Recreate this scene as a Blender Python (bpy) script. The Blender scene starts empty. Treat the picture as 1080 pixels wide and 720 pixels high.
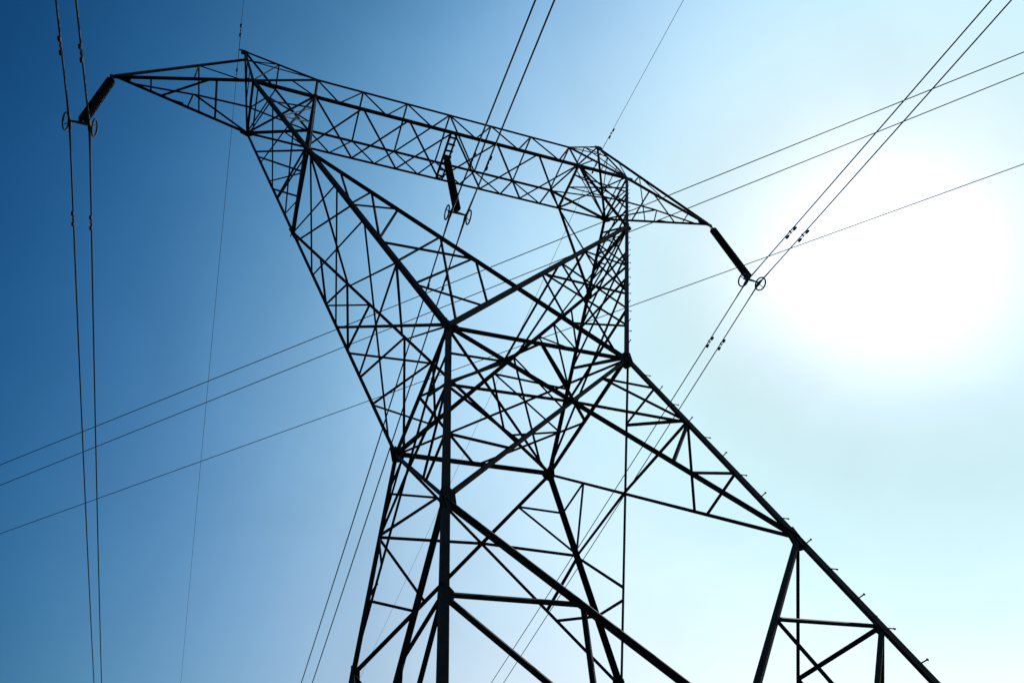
import bpy, bmesh, math, random
from mathutils import Vector, Matrix

random.seed(7)
S = bpy.context.scene
COL = S.collection
V = Vector

# ------------------------------------------------------------------ camera
CAM = V((-3.499, -6.013, -6.148))
FPX = 666.577                                  # focal length in pixels of a 1080 px wide frame
ROT = ((0.956, -0.283, -0.075), (0.165, 0.733, -0.660), (0.242, 0.618, 0.748))   # right, down, forward
cd = bpy.data.cameras.new('camera')
cam = bpy.data.objects.new('camera', cd)
COL.objects.link(cam)
fw = V(ROT[2]).normalized()
rt = V(ROT[0]); rt = (rt - fw * rt.dot(fw)).normalized()
up = rt.cross(fw).normalized()
M = Matrix((rt, up, -fw)).transposed().to_4x4()
M.translation = CAM
cam.matrix_world = M
cd.sensor_width = 36.0
cd.lens = FPX / 1080 * 36
cd.shift_x = 0.0862
cd.shift_y = 0.0032
cd.clip_start = 0.05
cd.clip_end = 6000
S.camera = cam

# ------------------------------------------------------------------ sky, sun, exposure
SUN = V((0.744, 0.257, 0.616)).normalized()
EL = math.asin(SUN.z)
AZ = math.atan2(SUN.x, SUN.y)
w = bpy.data.worlds.new('World')
S.world = w
w.use_nodes = True
nt = w.node_tree
nt.nodes.clear()
out = nt.nodes.new('ShaderNodeOutputWorld')
bg = nt.nodes.new('ShaderNodeBackground')
sky = nt.nodes.new('ShaderNodeTexSky')
sky.sky_type = 'NISHITA'
sky.sun_disc = False
sky.sun_elevation = EL
sky.sun_rotation = AZ
sky.altitude = 0
sky.air_density = 1.0
sky.dust_density = 0.3
sky.ozone_density = 1.5
bg.inputs['Strength'].default_value = 0.10


# the clear air's response around the sun: a per-channel factor on the Nishita sky that depends only on the
# angle from the sun and on the elevation (deep polarised blue far from the sun, wide aureole near it)
def nd(t, op=None, *ins):
    n_ = nt.nodes.new(t)
    if op:
        n_.operation = op
    for i, x in enumerate(ins):
        if hasattr(x, 'is_output'):
            nt.links.new(x, n_.inputs[i])
        elif x is not None:
            n_.inputs[i].default_value = x
    return n_


def mth(op, *ins):
    return nd('ShaderNodeMath', op, *ins).outputs[0]


tcw = nt.nodes.new('ShaderNodeTexCoord')
dirn = nd('ShaderNodeVectorMath', 'NORMALIZE', tcw.outputs['Generated']).outputs[0]
dots = nd('ShaderNodeVectorMath', 'DOT_PRODUCT', dirn, tuple(SUN)).outputs['Value']
theta = mth('DEGREES', mth('ARCCOSINE', mth('MINIMUM', dots, 0.99999)))
sepd = nt.nodes.new('ShaderNodeSeparateXYZ')
nt.links.new(dirn, sepd.inputs[0])
elev = mth('DEGREES', mth('ARCSINE', mth('MAXIMUM', sepd.outputs[2], 0.0)))
efac = mth('MAXIMUM', mth('DIVIDE', mth('SUBTRACT', elev, 45.0), 30.0), -1.12)
thn = mth('DIVIDE', mth('MINIMUM', theta, 85.0), 85.0)
tcl = mth('MINIMUM', mth('MAXIMUM', mth('DIVIDE', mth('SUBTRACT', theta, 10.0), 50.0), 0.0), 1.2)
KN = (0, 7, 12, 20, 29, 40, 50, 60, 76)
FIT = ((1.0306, 0.79, 0.74, 0.99, 1.1415, 0.8993, 0.3281, -0.5432, -2.4189, -1.6544, 0.6365, -0.5307, 0.4401),
       (1.0238, 0.80, 0.80, 1.0591, 1.1565, 1.001, 0.6486, 0.1927, -0.7022, -0.8107, 0.4838, -0.4937, 0.3304),
       (1.0206, 0.7242, 0.5494, 0.7292, 0.8441, 0.7749, 0.5713, 0.3491, -0.1932, -0.588, 0.4994, -0.2958, 0.0571))
comb = nt.nodes.new('ShaderNodeCombineXYZ')
for ch in range(3):
    fc = nt.nodes.new('ShaderNodeFloatCurve')
    nt.links.new(thn, fc.inputs['Value'])
    cv = fc.mapping.curves[0]
    pts = [(k / 85.0, (f + 4.0) / 6.0) for k, f in zip(KN, FIT[ch])]
    pts.append((1.0, max(0.0, (FIT[ch][8] + (FIT[ch][8] - FIT[ch][7]) * 9 / 16 + 4.0) / 6.0)))
    cv.points[0].location = pts[0]
    cv.points[1].location = pts[-1]
    for p in pts[1:-1]:
        cv.points.new(*p)
    fc.mapping.update()
    base = mth('SUBTRACT', mth('MULTIPLY', fc.outputs[0], 6.0), 4.0)
    slope = mth('ADD', mth('ADD', mth('MULTIPLY', tcl, FIT[ch][9]), FIT[ch][10]), mth('MULTIPLY', efac, mth('ADD', mth('MULTIPLY', tcl, FIT[ch][12]), FIT[ch][11])))
    ln = mth('ADD', base, mth('MULTIPLY', efac, slope))
    nt.links.new(mth('EXPONENT', ln), comb.inputs[ch])
graded = nd('ShaderNodeVectorMath', 'MULTIPLY', sky.outputs['Color'], comb.outputs[0]).outputs[0]
# faint uneven high haze
hz = nt.nodes.new('ShaderNodeTexNoise')
hz.inputs['Scale'].default_value = 3.2
hz.inputs['Detail'].default_value = 5
hz.inputs['Roughness'].default_value = 0.55
hz.inputs['Distortion'].default_value = 0.6
nt.links.new(dirn, hz.inputs['Vector'])
hzf = mth('EXPONENT', mth('MULTIPLY', mth('SUBTRACT', hz.outputs[0], 0.5), 0.28))
hzc = nt.nodes.new('ShaderNodeCombineXYZ')
for ch in range(3):
    nt.links.new(hzf, hzc.inputs[ch])
graded = nd('ShaderNodeVectorMath', 'MULTIPLY', graded, hzc.outputs[0]).outputs[0]
nt.links.new(graded, bg.inputs['Color'])

nt.links.new(bg.outputs['Background'], out.inputs['Surface'])

sl = bpy.data.lights.new('sun', 'SUN')
sl.energy = 2.5
sl.angle = math.radians(0.5)
sl.color = (1.0, 0.95, 0.88)
sun = bpy.data.objects.new('sun', sl)
COL.objects.link(sun)
sun.rotation_euler = SUN.to_track_quat('Z', 'Y').to_euler()
sun.location = SUN * 60

S.view_settings.view_transform = 'Standard'
S.view_settings.look = 'None'
S.view_settings.exposure = 0.0
S.view_settings.gamma = 1.0
S.view_settings.use_curve_mapping = False


# ------------------------------------------------------------------ materials
def mat(name, base, rough, metal=0.0, var=0.35, scale=6.0, tint=None, bump=0.0):
    m = bpy.data.materials.new(name)
    m.use_nodes = True
    t = m.node_tree
    p = t.nodes['Principled BSDF']
    tc = t.nodes.new('ShaderNodeTexCoord')
    n = t.nodes.new('ShaderNodeTexNoise')
    n.inputs['Scale'].default_value = scale
    n.inputs['Detail'].default_value = 8
    n.inputs['Roughness'].default_value = 0.65
    r = t.nodes.new('ShaderNodeValToRGB')
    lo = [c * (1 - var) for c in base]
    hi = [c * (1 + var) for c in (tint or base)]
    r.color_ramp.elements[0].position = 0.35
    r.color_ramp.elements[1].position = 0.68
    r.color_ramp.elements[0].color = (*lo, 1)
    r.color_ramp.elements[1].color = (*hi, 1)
    t.links.new(tc.outputs['Object'], n.inputs['Vector'])
    t.links.new(n.outputs['Fac'], r.inputs['Fac'])
    t.links.new(r.outputs['Color'], p.inputs['Base Color'])
    p.inputs['Roughness'].default_value = rough
    p.inputs['Specular IOR Level'].default_value = 0.12
    p.inputs['Metallic'].default_value = metal
    if bump:
        b = t.nodes.new('ShaderNodeBump')
        b.inputs['Strength'].default_value = bump
        t.links.new(n.outputs['Fac'], b.inputs['Height'])
        t.links.new(b.outputs['Normal'], p.inputs['Normal'])
    return m


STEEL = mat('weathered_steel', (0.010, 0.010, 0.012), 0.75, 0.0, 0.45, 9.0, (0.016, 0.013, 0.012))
BOLT = mat('bolt_steel', (0.03, 0.03, 0.03), 0.5, 0.3, 0.3, 30.0)
PORC = mat('brown_glazed_porcelain', (0.020, 0.017, 0.020), 0.22, 0.0, 0.3, 12.0)
FITT = mat('forged_fitting', (0.03, 0.03, 0.03), 0.5, 0.4, 0.3, 25.0)
WIRE = mat('stranded_aluminium', (0.04, 0.042, 0.046), 0.55, 0.3, 0.2, 40.0)
CONC = mat('footing_concrete', (0.32, 0.31, 0.29), 0.9, 0.0, 0.25, 8.0, None, 0.3)
GRASS = mat('dry_grass_ground', (0.045, 0.050, 0.022), 0.95, 0.0, 0.5, 1.3, (0.070, 0.060, 0.034), 0.4)


# ------------------------------------------------------------------ mesh helpers
class MB:
    def __init__(s):
        s.v = []
        s.f = []

    def add(s, vs, fs):
        o = len(s.v)
        s.v += [tuple(p) for p in vs]
        s.f += [tuple(i + o for i in f) for f in fs]
        return s

    def angle(s, a, b, wd, out, th=None):
        """rolled steel L section from a to b; the heel points to 'out'"""
        a, b = V(a), V(b)
        d = (b - a).normalized()
        o = V(out); o = o - d * o.dot(d)
        if o.length < 1e-4:
            o = d.orthogonal()
        o.normalize()
        sd = d.cross(o)
        e1 = (sd - o).normalized()
        e2 = (-sd - o).normalized()
        t = th or wd * 0.11
        j = random.uniform(0.0005, 0.0045)
        h = o * (wd * 0.30 + j)
        pr = [h, h + e1 * wd, h + e1 * wd + e2 * t, h + e1 * t + e2 * t, h + e1 * t + e2 * wd, h + e2 * wd]
        vs = [a + p for p in pr] + [b + p for p in pr]
        fs = [(i, (i + 1) % 6, (i + 1) % 6 + 6, i + 6) for i in range(6)]
        fs += [(3, 2, 1, 0), (5, 4, 3, 0), (6, 7, 8, 9), (6, 9, 10, 11)]
        return s.add(vs, fs)

    def flat(s, a, b, wd, nrm, th=0.006, off=None):
        """flat bar lying in the plane with the given normal"""
        a, b = V(a), V(b)
        d = (b - a).normalized()
        n = V(nrm); n = (n - d * n.dot(d)).normalized()
        sd = d.cross(n)
        j = random.uniform(-0.004, 0.004) if off is None else off
        c = [sd * wd / 2 + n * (th / 2 + j), -sd * wd / 2 + n * (th / 2 + j), -sd * wd / 2 + n * (j - th / 2), sd * wd / 2 + n * (j - th / 2)]
        vs = [a + p for p in c] + [b + p for p in c]
        return s.add(vs, [(0, 1, 5, 4), (1, 2, 6, 5), (2, 3, 7, 6), (3, 0, 4, 7), (3, 2, 1, 0), (4, 5, 6, 7)])

    def tube(s, pts, r, n=8, cap=True):
        pts = [V(p) for p in pts]
        rr = r if isinstance(r, (list, tuple)) else [r] * len(pts)
        o = len(s.v)
        ref = None
        for i, p in enumerate(pts):
            d = (pts[min(i + 1, len(pts) - 1)] - pts[max(i - 1, 0)]).normalized()
            if ref is None:
                ref = d.orthogonal().normalized()
            ref = (ref - d * ref.dot(d)).normalized()
            q = d.cross(ref)
            for k in range(n):
                a = 2 * math.pi * k / n
                s.v.append(tuple(p + (ref * math.cos(a) + q * math.sin(a)) * rr[i]))
        for i in range(len(pts) - 1):
            for k in range(n):
                k2 = (k + 1) % n
                s.f.append((o + i * n + k, o + i * n + k2, o + (i + 1) * n + k2, o + (i + 1) * n + k))
        if cap:
            s.f.append(tuple(o + k for k in reversed(range(n))))
            s.f.append(tuple(o + (len(pts) - 1) * n + k for k in range(n)))
        return s

    def plate(s, pts, nrm, th=0.010, off=0.0):
        n = V(nrm).normalized()
        k = len(pts)
        vs = [V(p) + n * (off + th / 2) for p in pts] + [V(p) + n * (off - th / 2) for p in pts]
        fs = [tuple(range(k)), tuple(range(2 * k - 1, k - 1, -1))]
        fs += [(i, i + k, (i + 1) % k + k, (i + 1) % k) for i in range(k)]
        return s.add(vs, fs)

    def lathe(s, prof, c, n=20):
        c = V(c)
        o = len(s.v)
        for (r, z) in prof:
            for k in range(n):
                a = 2 * math.pi * k / n
                s.v.append((c.x + r * math.cos(a), c.y + r * math.sin(a), c.z + z))
        for i in range(len(prof) - 1):
            for k in range(n):
                k2 = (k + 1) % n
                s.f.append((o + i * n + k, o + i * n + k2, o + (i + 1) * n + k2, o + (i + 1) * n + k))
        s.f.append(tuple(o + k for k in reversed(range(n))))
        s.f.append(tuple(o + (len(prof) - 1) * n + k for k in range(n)))
        return s

    def torus(s, c, R, r, axis, n=32, k=8):
        c = V(c); ax = V(axis).normalized(); e = ax.orthogonal().normalized(); g = ax.cross(e)
        o = len(s.v)
        for i in range(n):
            a = 2 * math.pi * i / n
            rad = e * math.cos(a) + g * math.sin(a)
            for j in range(k):
                b = 2 * math.pi * j / k
                s.v.append(tuple(c + rad * (R + r * math.cos(b)) + ax * r * math.sin(b)))
        for i in range(n):
            for j in range(k):
                s.f.append((o + i * k + j, o + ((i + 1) % n) * k + j, o + ((i + 1) % n) * k + (j + 1) % k, o + i * k + (j + 1) % k))
        return s

    def build(s, name, m, parent=None, smooth=False, origin=None):
        og = V(origin) if origin is not None else V((0, 0, 0))
        me = bpy.data.meshes.new(name)
        me.from_pydata([tuple(V(p) - og) for p in s.v], [], s.f)
        me.validate()
        bm = bmesh.new(); bm.from_mesh(me)
        bmesh.ops.recalc_face_normals(bm, faces=bm.faces)
        bm.to_mesh(me); bm.free()
        me.materials.append(m)
        if smooth:
            for p in me.polygons:
                p.use_smooth = True
        ob = bpy.data.objects.new(name, me)
        COL.objects.link(ob)
        ob.location = og
        if parent:
            ob.parent = parent
            # every thing's Empty is only translated, so a part keeps world coordinates by subtracting it
            q = parent
            while q:
                ob.location -= q.location
                q = q.parent
        return ob


def tag(o, label, cat, group=None):
    o['label'] = label
    o['category'] = cat
    if group:
        o['group'] = group
    return o


def empty(name, loc, label, cat, group=None):
    o = bpy.data.objects.new(name, None)
    COL.objects.link(o)
    o.location = loc
    o.empty_display_size = 0.3
    return tag(o, label, cat, group)


# ------------------------------------------------------------------ the tower's setting-out (metres, z = 0 at the waist)
GZ = -7.75                                          # ground
AX, AY = 1.302, 1.310                               # waist half widths
SX, SY = 0.1757, 0.1721                             # leg batter per metre of height
BX, BY, ZB = 4.692, 0.622, 8.369                    # crossarm bottom chords
TX, TY, ZT = 3.315, 0.642, 9.399                    # crossarm top chords
PX, ZP = 5.277, 11.93                               # earth-wire peaks
CX, ZC = 7.5, 8.221                                 # arm tips
SJ = 0.593                                          # where the fork diagonals land on the opposite fork leg
ZN, ZK = -3.034, -4.84                              # panel levels
ZM = -3.97
SG = {1: (-1, -1), 2: (1, -1), 3: (-1, 1), 4: (1, 1)}
OPX = {1: 2, 2: 1, 3: 4, 4: 3}                      # across the line's width
OPY = {1: 3, 3: 1, 2: 4, 4: 2}                      # along the line


def L(k, z):
    sx, sy = SG[k]
    return V((sx * (AX - SX * z), sy * (AY - SY * z), z))


W = {k: L(k, 0) for k in SG}
N = {k: L(k, ZN) for k in SG}
B = {k: V((SG[k][0] * BX, SG[k][1] * BY, ZB)) for k in SG}
J = {k: W[k].lerp(B[k], SJ) for k in SG}


def G(k, t):                                        # point on fork leg
    return W[k].lerp(B[k], t)


# ground ------------------------------------------------------------
gm = MB()
n = 60
R_ = 3000.0
cs = [math.copysign(abs(i / n) ** 3, i) * R_ for i in range(-n, n + 1)]
rnd = random.Random(3)
for y in cs:
    for x in cs:
        d = math.hypot(x, y)
        gm.v.append((x, y, GZ + (rnd.uniform(-0.05, 0.05) if d > 4 else 0) + (math.sin(x * .013) * math.cos(y * .017) * 1.2 * min(1, max(0, (d - 20) / 60)))))
k_ = 2 * n + 1
for j in range(2 * n):
    for i in range(2 * n):
        a = j * k_ + i
        gm.f.append((a, a + 1, a + 1 + k_, a + k_))
g = gm.build('ground', GRASS)
g['kind'] = 'structure'

# tower -------------------------------------------------------------
tower = empty('transmission_tower', (0, 0, GZ),
              'dark steel lattice transmission tower seen from below, narrow waist and flat crossarm', 'pylon')


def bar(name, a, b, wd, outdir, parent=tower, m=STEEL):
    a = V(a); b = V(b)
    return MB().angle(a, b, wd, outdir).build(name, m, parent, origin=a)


def face_n(k, l):
    """outward normal of the body face through legs k and l"""
    if SG[k][1] == SG[l][1]:
        return V((0, SG[k][1], 0))
    return V((SG[k][0], 0, 0))


def inset(p, c, d=0.02):
    return V(p) + (V(c) - V(p)).normalized() * d


# body legs with step bolts and gussets
LEG = {}
for k, (sx, sy) in SG.items():
    out_d = V((sx, sy, 0))
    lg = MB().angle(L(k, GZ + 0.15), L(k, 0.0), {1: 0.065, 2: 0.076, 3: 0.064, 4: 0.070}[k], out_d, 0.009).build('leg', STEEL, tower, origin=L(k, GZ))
    LEG[k] = lg
    c = L(k, GZ)
    ft = MB().lathe([(0.42, -0.4), (0.42, 0.05), (0.34, 0.12), (0.26, 0.22)], c, 24)
    ft.build('footing', CONC, tower, origin=c)
FLEG = {}
for k, (sx, sy) in SG.items():
    out_d = V((sx, sy, 0))
    FLEG[k] = MB().angle(W[k], B[k], 0.070 if sy < 0 else 0.058, out_d, 0.009).build('fork_leg', STEEL, tower, origin=W[k])


def step_bolts(fn, z0, z1, leg, k, step=0.30, ln=1.0):
    sx, sy = SG[k]
    i = 0
    z = z0
    while z < z1:
        p = fn(z)
        d = V((0, sy, 0)) if i % 2 == 0 else V((sx, 0, 0))
        q = p + V((sx, sy, 0)).normalized() * 0.03
        m = MB().tube([q - d * 0.03, q + d * 0.065 * ln, q + d * 0.07 * ln], [0.0055, 0.0055, 0.009], 8)
        m.tube([q + d * 0.070 * ln, q + d * (0.070 * ln + 0.009)], 0.010, 6)
        m.build('step_bolt', BOLT, leg, origin=q)
        z += step
        i += 1


step_bolts(lambda z: L(2, z), -4.9, -0.2, LEG[2], 2, 0.30, 0.72)
step_bolts(lambda t: G(2, t), 0.05, 0.97, FLEG[2], 2, 0.036, 0.35)


def gusset(p, dirs, nrm, size, leg, off=0.0):
    """plate at node p reaching a little way along each member direction"""
    n = V(nrm).normalized()
    ds = [(V(d) - n * V(d).dot(n)).normalized() for d in dirs]
    e = ds[0]; g2 = n.cross(e)
    ds.sort(key=lambda d: math.atan2(d.dot(g2), d.dot(e)))
    pts = []
    for d in ds:
        s_ = n.cross(d) * size * 0.19
        pts += [V(p) + d * size - s_, V(p) + d * size + s_]
    # convex hull in the plane
    P2 = sorted([((q - V(p)).dot(e), (q - V(p)).dot(g2)) for q in pts])
    def half(ps):
        h = []
        for q in ps:
            while len(h) > 1 and (h[-1][0] - h[-2][0]) * (q[1] - h[-2][1]) - (h[-1][1] - h[-2][1]) * (q[0] - h[-2][0]) <= 0:
                h.pop()
            h.append(q)
        return h
    a = half(P2); b = half(P2[::-1])
    hull = a[:-1] + b[:-1]
    MB().plate([V(p) + e * x + g2 * y for x, y in hull], n, 0.010, off).build('gusset_plate', STEEL, leg, origin=p)


# body bracing, four faces ------------------------------------------
XC = AX / (AX + AX - SX * ZN)                       # where the crossed diagonals of the upper panel meet
pairs = [(1, 2), (3, 4), (1, 3), (2, 4)]
for (a, b) in pairs:
    nr = face_n(a, b)
    bar('waist_strut', W[a], W[b], 0.072 if nr.y > 0.5 else 0.058, nr)
    for (p, q) in ((a, b), (b, a)):
        bar('body_diagonal', W[p] + nr * (0.012 if p == a else -0.004), N[q] + nr * (0.012 if p == a else -0.004), {(1, 2): 0.056, (2, 1): 0.038, (2, 4): 0.032, (4, 2): 0.029}.get((p, q), 0.034 if nr.x < -0.5 else 0.039), nr)
    Cc = W[a].lerp(N[b], XC)
    Km = (L(a, ZK) + L(b, ZK)) / 2
    bar('body_strut', L(a, ZK), L(b, ZK), 0.055, nr)
    for p, q in ((a, b), (b, a)):
        leg = lambda t: W[p].lerp(N[p], t)
        D1 = W[p].lerp(N[q], 0.207)
        D2a, D2b = W[q].lerp(N[p], 0.70), W[q].lerp(N[p], 0.742)
        bar('body_brace', leg(0.215), D1, 0.030, nr)
        bar('body_brace', leg(0.425), D1, 0.032, nr)
        bar('body_brace', leg(0.432), Cc, 0.036, nr)
        bar('body_brace', leg(0.435), D2a, 0.032, nr)
        bar('body_brace', leg(0.710), D2b, 0.030, nr)
        # lower panel: leg to the middle of the horizontal
        bar('body_diagonal', N[p], Km, 0.030 if nr.x > 0.5 else (0.044 if p == 2 else 0.060), nr)
        Mk = L(p, ZM)
        Pk = N[p].lerp(Km, 0.52)
        Qk = L(p, ZK).lerp(Km, 0.49)
        wb = 0.036 if SG[p][0] < 0 else 0.032
        bar('body_brace', Mk, Pk, wb * 0.9, nr)
        bar('body_brace', Pk, Qk, wb, nr)
        bar('body_brace', Mk, Qk, wb * 1.1, nr)
        # foot panel, below the frame
        bar('body_diagonal', Km, L(p, GZ + 0.35), 0.065, nr)
        mid = Km.lerp(L(p, GZ + 0.35), 0.5)
        bar('body_brace', L(p, -6.1), mid, 0.045, nr)
        bar('body_brace', L(p, ZK), mid, 0.045, nr)
        # gussets
        gusset(W[p], [W[q] - W[p], N[q] - W[p], N[p] - W[p], B[p] - W[p]], nr, 0.145, LEG[p], 0.004)
        gusset(N[p], [W[q] - N[p], Km - N[p], W[p] - N[p], L(p, ZK) - N[p]], nr, 0.12, LEG[p], 0.004)
        gusset(L(p, ZM), [Pk - Mk, Qk - Mk, W[p] - Mk], nr, 0.09, LEG[p], 0.004)

# waist diaphragm
md = {pr: (W[pr[0]] + W[pr[1]]) / 2 for pr in pairs}
for u, v in (((1, 2), (1, 3)), ((1, 3), (3, 4)), ((3, 4), (2, 4)), ((2, 4), (1, 2))):
    bar('plan_brace', md[u], md[v], 0.034, (0, 0, 1))
bar('plan_brace', W[2], W[3], 0.034, (0, 0, 1))
bar('plan_brace', W[1] - V((0, 0, .04)), W[4] - V((0, 0, .04)), 0.030, (0, 0, 1))
bar('plan_brace', (L(1, ZK) + L(2, ZK)) / 2, (L(1, ZK) + L(3, ZK)) / 2, 0.04, (0, 0, 1))
bar('plan_brace', (L(2, ZK) + L(4, ZK)) / 2, (L(4, ZK) + L(3, ZK)) / 2, 0.04, (0, 0, 1))

# fork ---------------------------------------------------------------
for k in SG:
    o = OPX[k]
    nr = V((0, SG[k][1], 0))
    off = nr * (0.025 if SG[k][0] < 0 else 0.0)
    wd = 0.070 if SG[k][1] < 0 else 0.056
    bar('fork_diagonal', W[k] + off, J[o] + off, wd, nr)
    bar('fork_leg', J[k], V((SG[k][0] * TX, SG[k][1] * BY, ZB)), 0.062, nr)
    tri = [  # (on the leg, on the long diagonal landing at this fork leg's joint)
        (0.365, 0.870), (0.365, 0.752), (0.362, 0.657), (0.235, 0.752), (0.240, 0.657), (0.232, 0.408),
        (0.171, 0.515), (0.108, 0.412)]
    dl = lambda t: W[o].lerp(J[k], t)               # diagonal arriving at J[k]
    dm = lambda t: W[k].lerp(J[o], t)               # diagonal leaving W[k]
    for (u, v) in tri:
        bar('fork_brace', G(k, u), dl(v), 0.040 if v == 0.408 else 0.032, nr)
    bar('fork_brace', dl(0.515), dm(0.03), 0.032, nr)
    bar('fork_brace', dl(0.405), dm(0.15), 0.032, nr)
    bar('fork_brace', G(k, 0.107), dm(0.135), 0.032, nr)
    gusset(J[k], [W[o] - J[k], B[k] - J[k], W[k] - J[k]], nr, 0.17, FLEG[k], 0.004)

for (a, b) in ((1, 3), (2, 4)):                     # outer faces of the fork: a near, b far
    sx = SG[a][0]
    nr = V((sx, 0, 0.5))
    bar('fork_strut', J[a], J[b], 0.040 if sx < 0 else 0.030, nr)
    for (u, v, wd) in ((0.589, 0.718, .036), (0.439, 0.594, .034), (0.359, 0.566, .036), (0.305, 0.453, .034),
                       (0.580, 0.459, .034), (0.433, 0.305, .032), (0.303, 0.030, .034), (0.169, 0.176, .036),
                       (0.004, 0.303, .040), (0.593, 0.917, .034), (0.72, 0.866, .034), (0.855, 0.990, .036),
                       (0.837, 0.760, .030), (0.69, 0.655, .030)):
        bar('fork_brace', G(a, u), G(b, v), wd, nr)
    js = lambda t: J[a].lerp(J[b], t)
    for (v, t) in ((0.895, 0.25), (0.79, 0.25), (0.76, 0.54), (0.66, 0.56)):
        bar('fork_brace', G(b, v), js(t), 0.028, nr)
    # inside the fork, from the near leg to the far diagonal
    o = OPX[b]
    dd = lambda t: W[o].lerp(J[b], t)
    for (u, t) in ((0.585, 0.747), (0.169, 0.745), (0.172, 0.524), (0.0, 0.510))[:4 if sx < 0 else 1]:
        bar('fork_brace', G(a, u), dd(t), 0.030, (0, 0, 1))
    if sx > 0:                                      # inner face of the right arm
        for (u, t) in ((0.50, 0.442), (0.675, 0.537)):
            bar('fork_brace', W[1].lerp(J[2], u), dd(t), 0.030, (-1, 0, -1))
    gusset(J[a], [J[b] - J[a], W[a] - J[a], B[a] - J[a]], V((sx, 0, 0.3)), 0.12, FLEG[a], 0.004)
    gusset(J[b], [J[a] - J[b], W[b] - J[b], B[b] - J[b]], V((sx, 0, 0.3)), 0.12, FLEG[b], 0.004)

# crossarm -----------------------------------------------------------
def bx(i, sy):                                      # bottom chord node
    return V((i * TX / 3, sy * BY, ZB))


def tx(i, sy):
    return V((i * TX / 3, sy * TY, ZT))


CH = {}
for sy in (-1, 1):
    wd = 0.066 if sy < 0 else 0.055
    CH[sy] = bar('beam_chord', (-BX, sy * BY, ZB), (BX, sy * BY, ZB), wd, (0, sy, -1))
    bar('beam_chord', tx(-3, sy), tx(3, sy), 0.048, (0, sy, 1))
    for s in (-1, 1):
        bar('beam_chord', tx(3 * s, sy), (s * BX, sy * BY, ZB), 0.056, (0, sy, 1))
        bar('beam_lacing', tx(3 * s, sy), bx(3 * s, sy), 0.045, (0, sy, 0))
        # corner of the end bay
        bar('beam_lacing', bx(3 * s, sy), G({(-1, -1): 1, (1, -1): 2, (-1, 1): 3, (1, 1): 4}[(s, sy)], 0.72), 0.036, (0, sy, 0))
        bar('beam_lacing', tx(3 * s, sy).lerp(V((s * BX, sy * BY, ZB)), 0.42), bx(3 * s, sy), 0.032, (0, sy, 0))
    for i in range(-3, 3):
        mid = (bx(i, sy) + bx(i + 1, sy)) / 2
        bar('beam_lacing', tx(i, sy), mid, 0.036, (0, sy, 0))
        bar('beam_lacing', mid, tx(i + 1, sy), 0.032, (0, sy, 0))
for i in range(-3, 4):
    bar('beam_lacing', tx(i, -1), tx(i, 1), 0.030, (0, 0, 1))
    if abs(i) == 3:
        bar('beam_lacing', bx(i, -1), bx(i, 1), 0.056, (0, 0, -1))
bar('beam_lacing', tx(0, -1), tx(-1, 1), 0.030, (0, 0, 1))
bar('beam_lacing', tx(0, -1), tx(1, 1), 0.030, (0, 0, 1))
for i in range(-3, 3):
    bar('beam_lacing', bx(i, -1), bx(i + 1, 1), 0.034, (0, 0, -1))
    bar('beam_lacing', bx(i + 1, -1) + V((0, 0, .03)), bx(i, 1) + V((0, 0, .03)), 0.032, (0, 0, -1))
for s in (-1, 1):
    nb, fb = V((s * BX, -BY, ZB)), V((s * BX, BY, ZB))
    ka, kb = (1, 3) if s < 0 else (2, 4)
    bar('beam_lacing', nb, fb, 0.055, (s, 0, -1))
    bar('beam_lacing', nb + V((-s * .12, 0, .02)), fb + V((-s * .12, 0, .02)), 0.032, (s, 0, -1))
    bar('beam_lacing', bx(3 * s, -1), fb, 0.036, (0, 0, -1))
    bar('beam_lacing', nb + V((0, 0, .03)), bx(3 * s, 1) + V((0, 0, .03)), 0.032, (0, 0, -1))
    for (t, q) in ((0.86, 0.22), (0.77, 0.22), (0.77, 0.5), (0.90, 0.5)):
        bar('beam_lacing', G(ka, t), bx(3 * s, -1).lerp(bx(3 * s, 1), q), 0.028, (0, 0, -1))
    bar('beam_lacing', G(ka, 0.885), (nb + fb) / 2, 0.032, (s, 0, 0))
    bar('beam_lacing', tx(3 * s, 1), nb.lerp(fb, 0.5), 0.030, (0, 0, 1))
    for p in (nb, fb):
        sy = -1 if p is nb else 1
        gusset(p, [V((-s, 0, 0)), V((s, 0, 0)), W[ka if sy < 0 else kb] - p], (0, sy, 0), 0.15, CH[sy], 0.006)
        gusset(bx(3 * s, sy), [V((-s, 0, 0)), V((s, 0, 0)), V((0, 0, 1))], (0, sy, 0), 0.11, CH[sy], 0.006)
# paired hanger bars carrying the middle string
for x in (-0.085, 0.085):
    bar('hanger_bar', (x, -BY, ZB - 0.01), (x, BY, ZB - 0.01), 0.048, (math.copysign(1, x), 0, -1))
for i in range(7):
    y = -BY + 0.12 + i * (2 * BY - 0.24) / 6
    MB().flat((-0.11, y, ZB - 0.03), (0.11, y, ZB - 0.03), 0.05, (0, 0, 1), 0.008).build('hanger_batten', STEEL, tower, origin=(0, y, ZB))
MB().plate([(-0.11, -0.07, ZB), (0.11, -0.07, ZB), (0.11, 0.07, ZB), (-0.11, 0.07, ZB)], (0, 0, 1), 0.012, -0.055).build('hanger_plate', STEEL, tower, origin=(0, 0, ZB))

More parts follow.
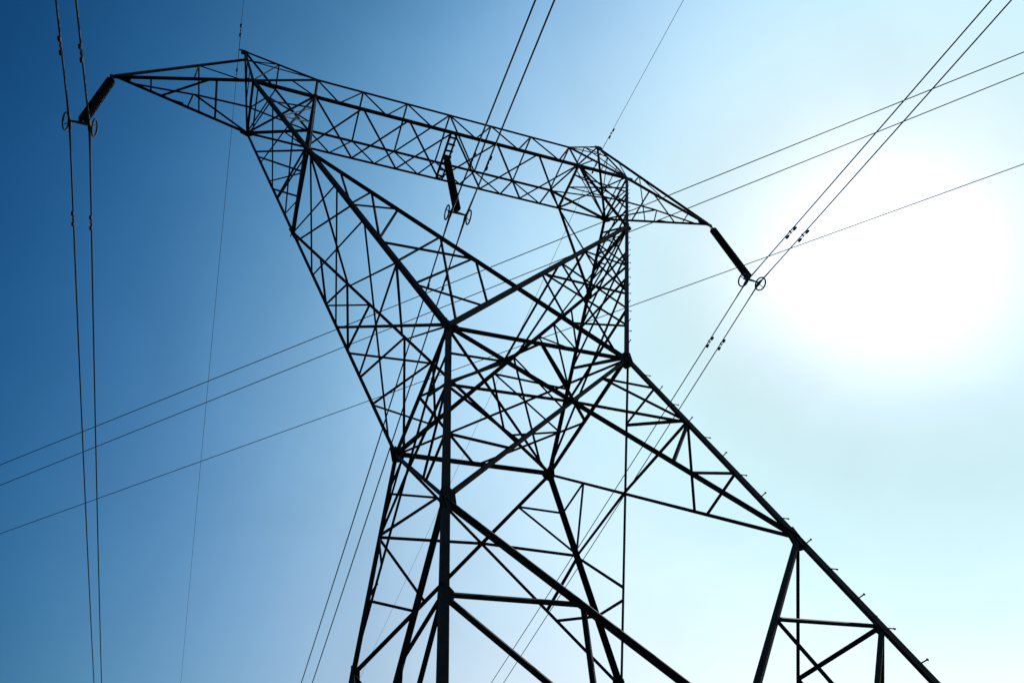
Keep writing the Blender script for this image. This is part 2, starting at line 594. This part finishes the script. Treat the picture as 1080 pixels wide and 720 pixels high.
# peaks and arms -------------------------------------------------------
for s in (-1, 1):
    nb, fb = V((s * BX, -BY, ZB)), V((s * BX, BY, ZB))
    pk = V((s * PX, 0, ZP))
    tip = V((s * CX, 0, ZC))
    low = pk.lerp(V((s * BX, 0, ZB)), 0.17)
    bar('peak_post', pk, nb, 0.046, (s, -1, 0))
    bar('peak_post', pk, fb, 0.046, (s, 1, 0))
    bar('peak_post', pk, tx(3 * s, -1), 0.044, (-s, -1, 1))
    bar('peak_post', pk, tx(3 * s, 1), 0.040, (-s, 1, 1))
    bar('peak_brace', low, tx(3 * s, -1), 0.030, (0, -1, 0))
    q1 = pk.lerp(nb, .38); q2 = pk.lerp(fb, .38); q3 = pk.lerp(tx(3 * s, -1), .5); q4 = pk.lerp(tx(3 * s, 1), .5)
    r1 = pk.lerp(nb, .70); r2 = pk.lerp(fb, .70)
    bar('peak_brace', q1, q2, 0.028, (s, 0, 0))
    bar('peak_brace', r1, r2, 0.028, (s, 0, 0))
    bar('peak_brace', q1, r2, 0.026, (s, 0, 0))
    bar('peak_brace', q1, q3, 0.028, (0, -1, 0))
    bar('peak_brace', q2, q4, 0.026, (0, 1, 0))
    bar('peak_brace', q3, nb, 0.028, (0, -1, 0))
    bar('peak_brace', q4, fb, 0.026, (0, 1, 0))
    bar('peak_brace', q3, q4, 0.026, (0, 0, 1))
    MB().plate([pk + V((-.09, 0, .03)), pk + V((.09, 0, .03)), pk + V((.06, 0, -.28)), pk + V((-.06, 0, -.28))], (0, 1, 0), 0.014).build('peak_plate', STEEL, tower, origin=pk)
    # arm
    top = pk.lerp(V((s * BX, 0, ZB)), 0.17 if s < 0 else 0.02)
    ac = bar('arm_chord', tip, nb, 0.056, (0, -1, -1))
    bar('arm_chord', tip, fb, 0.064, (0, 1, -1))
    bar('arm_chord', tip + V((0, 0, .05)), top, 0.052, (0, 0, 1))
    nA = lambda t: tip.lerp(nb, t)
    fA = lambda t: tip.lerp(fb, t)
    tA = lambda t: tip.lerp(top, t)
    mid = (nb + fb) / 2
    mA = lambda t: tip.lerp(mid, t)
    bar('arm_brace', nA(0.70), fA(0.33), 0.036 if s < 0 else 0.024, (0, 0, -1))
    bar('arm_brace', nA(0.735), fA(0.745), 0.034, (0, 0, -1))
    bar('arm_brace', fA(0.12), mA(0.60), 0.030, (0, 0, -1))
    bar('arm_brace', mA(0.60), mid, 0.032, (0, 0, -1))
    bar('arm_brace', mA(0.58), fb + V((0, 0, .03)), 0.034, (0, 0, -1))
    bar('arm_brace', fA(0.36), fA(0.50) + V((0, -.05, 0.02)), 0.026, (0, 0, -1))
    bar('arm_brace', mA(0.57), fA(0.53), 0.024, (0, 0, -1))
    bar('arm_brace', nA(0.26), fA(0.26), 0.026, (0, 0, -1))
    bar('arm_brace', tA(0.60), nA(0.92), 0.030, (0, -1, 0))
    bar('arm_brace', tA(0.60), nA(0.57), 0.024, (0, -1, 0))
    bar('arm_brace', tA(0.60), fA(0.62), 0.024, (0, 1, 0))
    if s > 0:
        bar('arm_brace', tA(0.80), nb, 0.030, (s, -1, 0))
        pass
    MB().plate([tip + V((s * .10, 0, .05)), tip + V((s * .06, 0, -.10)), tip + V((-s * .10, 0, -.08)), tip + V((-s * .34, 0, .0)), tip + V((-s * .30, 0, .10))], (0, 1, 0), 0.014).build('arm_tip_plate', STEEL, tower, origin=tip)


# ------------------------------------------------------------------ insulator strings
PITCH = 0.088
DISC = MB().lathe([(0.030, 0.034), (0.044, 0.032), (0.048, 0.020), (0.060, 0.010), (0.084, -0.002), (0.092, -0.018), (0.092, -0.030),
                   (0.086, -0.022), (0.080, -0.034), (0.070, -0.034), (0.064, -0.020), (0.050, -0.020), (0.044, -0.034),
                   (0.034, -0.034), (0.026, -0.018), (0.012, -0.020), (0.012, -0.058)], (0, 0, 0), 24)
disc_proto = None
HS = 0.17                                            # half spacing of a conductor pair


def string(loc, length, label, sway=(0.0, 0.0)):
    global disc_proto
    root = empty('insulator_string', loc, label, 'insulator', 'insulator strings under the crossarm')
    D = V((sway[0], sway[1], -1.0))
    P = lambda d: V(loc) + D * d
    nd = int((length - 0.38) / PITCH)
    d0 = 0.20
    h = MB()
    h.torus(P(0.03), 0.035, 0.010, (0, 1, 0), 16, 6)
    h.torus(P(0.10), 0.035, 0.010, (1, 0, 0), 16, 6)
    h.tube([P(0.12), P(0.17)], 0.018, 8)
    h.build('shackle', FITT, root, True, origin=loc)
    for i in range(nd):
        p = P(d0 + i * PITCH)
        if disc_proto is None:
            disc_proto = DISC.build('insulator_disc', PORC, root, True)
            o = disc_proto
        else:
            o = disc_proto.copy()
            COL.objects.link(o)
            o.parent = root
        o.location = p - V(loc)
    de = d0 + nd * PITCH - 0.02
    b = P(de)
    y = MB()
    zy = P(length - 0.09)
    y.tube([b + V((0, 0, .04)), zy + V((0, 0, 0.0))], 0.016, 8)
    y.plate([zy + V((-HS - .05, 0, -.03)), zy + V((HS + .05, 0, -.03)), zy + V((HS + .05, 0, .01)), zy + V((.05, 0, .06)), zy + V((-.05, 0, .06)), zy + V((-HS - .05, 0, .01))], (0, 1, 0), 0.016)
    y.build('yoke_plate', FITT, root, origin=zy)
    E = P(length)
    for s in (-1, 1):
        c = E + V((s * HS, 0, 0))
        m = MB()
        m.tube([c + V((0, 0, .07)), c + V((0, 0, .02))], 0.012, 8)
        m.tube([c + V((0, -.13, -.012)), c + V((0, -.07, .0)), c, c + V((0, .07, .0)), c + V((0, .13, -.012))], [.020, .030, .036, .030, .020], 10)
        m.build('suspension_clamp', FITT, root, True, origin=c)
        rc = c + V((s * 0.075, 0, 0.03))
        r = MB().torus(rc, 0.155, 0.017, (1, 0.0, 0.0), 36, 8)
        ring = r.build('corona_ring', FITT, root, True, origin=rc)
        MB().tube([rc + V((0, 0, .155)), rc + V((-s * .04, 0, .075)), rc + V((-s * .075, 0, .04))], 0.009, 6).build('ring_bracket', FITT, ring, True, origin=rc)
        MB().tube([rc + V((0, 0, -.155)), rc + V((-s * .03, 0, -.08)), rc + V((-s * .075, 0, -.02))], 0.009, 6).build('ring_bracket', FITT, ring, True, origin=rc)
    return E


tipL = V((-CX, 0, ZC - .08)); tipR = V((CX, 0, ZC - .08)); tipM = V((0, 0, ZB - .06))
EL_ = string(tipL, 2.42, 'dark disc insulator string hanging from left arm tip against deep blue sky', (0.035, 0.01))
EM_ = string(tipM, 2.64, 'dark disc insulator string hanging under the middle of the crossarm', (0.0, 0.03))
ER_ = string(tipR, 2.62, 'dark disc insulator string hanging from right arm tip beside the bright sun glow', (-0.035, 0.0))


# ------------------------------------------------------------------ conductors
def run(C, slope, head, sgn, length, c2):
    hd = V((math.sin(head), math.cos(head), 0)) * sgn
    ds = [0, .15, .4, .8, 1.4, 2.2, 3.2, 4.5, 6, 8, 10.5, 13.5, 17, 22, 28, 36, 46, 60, 80, 105, 135, 170, 210, 255, 300]
    ds = [d for d in ds if d <= length]
    return [V(C) + hd * d + V((0, 0, slope * d + c2 * d * d)) for d in ds]


def at(pts, d):
    acc = 0
    for a, b in zip(pts, pts[1:]):
        l = (b - a).length
        if acc + l >= d:
            return a.lerp(b, (d - acc) / l), (b - a).normalized()
        acc += l
    return pts[-1], (pts[-1] - pts[-2]).normalized()


def damper(p, d, parent):
    """Stockbridge damper: clamp, messenger cable and two bell weights under the wire"""
    dn = V((0, 0, -1))
    m = MB()
    m.tube([p + V((0, 0, .022)), p + dn * .055], 0.017, 8)
    c = p + dn * .055
    m.tube([c - d * .15, c + d * .15], 0.007, 6)
    for s in (-1, 1):
        m.tube([c + d * s * .07, c + d * s * .085, c + d * s * .15, c + d * s * .165], [.014, .026, .028, .016], 10)
    m.build('vibration_damper', FITT, parent, True, origin=p)


def conductor(C, near, far, rad, label, group, damp_n, damp_f, hn=0.0, hf=0.0, name='conductor', cat='power line'):
    c2 = 0.00045
    a = run(C, near, hn, -1, 300, c2)
    b = run(C, far, hf, 1, 300, c2)
    o = MB().tube(list(reversed(a)) + b[1:], rad, 8).build(name, WIRE, None, True, origin=C)
    tag(o, label, cat, group)
    an, bn = at(a, 0.55)[0], at(b, 0.55)[0]
    MB().tube([an, V(C), bn], [rad * 1.0, rad * 1.55, rad * 1.0], 8).build('armour_rod', WIRE, o, True, origin=C)
    for d in damp_n:
        damper(*at(a, d), o)
    for d in damp_f:
        damper(*at(b, d), o)
    return o


GP = 'twin conductors strung on the tower'
RW = 0.017
conductor(EL_ + V((-HS, 0, 0)), -0.11, -0.07, RW, 'outer wire of the pair at far left, under the left insulator string', GP, (1.45,), (1.95,))
conductor(EL_ + V((HS, 0, 0)), -0.16, -0.08, RW, 'inner wire of the pair at far left, under the left insulator string', GP, (1.45,), (1.95,))
conductor(EM_ + V((-HS, 0, 0)), -0.11, -0.14, RW, 'left wire of the pair hung below the middle insulator string', GP, (1.35,), (1.6,))
conductor(EM_ + V((HS, 0, 0)), -0.085, -0.15, RW, 'right wire of the pair hung below the middle insulator string', GP, (1.35,), (1.6,))
conductor(ER_ + V((-HS, 0, 0)), -0.10, -0.12, 0.012, 'left wire of the pair through the sun glow under the right insulator string', GP, (1.5,), (1.75,))
conductor(ER_ + V((HS, 0, 0)), -0.10, -0.13, 0.012, 'right wire of the pair through the sun glow under the right insulator string', GP, (1.5,), (1.75,))

# earth wires on the peaks
for s, hf, lab, dn in ((-1, math.radians(0.9), 'thin earth wire on the left peak of the crossarm', 0.55), (1, 0.0, 'thin earth wire on the right peak of the crossarm', 0.55)):
    C = V((s * (PX + .13), 0, ZP - 0.10))
    pk = V((s * PX, 0, ZP))
    MB().tube([pk, pk + V((s * .10, 0, .02)), C + V((0, 0, .03))], [.022, .020, .014], 8).build('earth_wire_clamp', FITT, tower, True, origin=pk)
    conductor(C, -0.09, -0.085, 0.0065, lab, 'earth wires on the tower peaks', (dn,), (0.6,), 0.0, hf, 'earth_wire', 'wire')

# the crossing line far behind: three straight wires
for (a, b, lab) in (((-15.537, 24.972), (20.556, -5.782), 'distant crossing wire, upper of the close pair behind the tower'),
                    ((-15.751, 26.782), (21.227, -5.222), 'distant crossing wire, lower of the close pair behind the tower'),
                    ((-16.317, 31.589), (24.546, -2.449), 'lowest distant crossing wire, apart from the pair, behind the tower')):
    A = V((*a, 15.85)); Bv = V((*b, 15.85))
    d = (Bv - A).normalized()
    m_ = (A + Bv) / 2
    pts = []
    for i in range(-20, 21):
        q = i / 20 * 300
        pts.append(m_ + d * q + V((0, 0, 0.00002 * q * q)))
    o = MB().tube(pts, 0.019, 6).build('overhead_wire', WIRE, None, True, origin=m_)
    tag(o, lab, 'wire', 'crossing wires behind the tower')
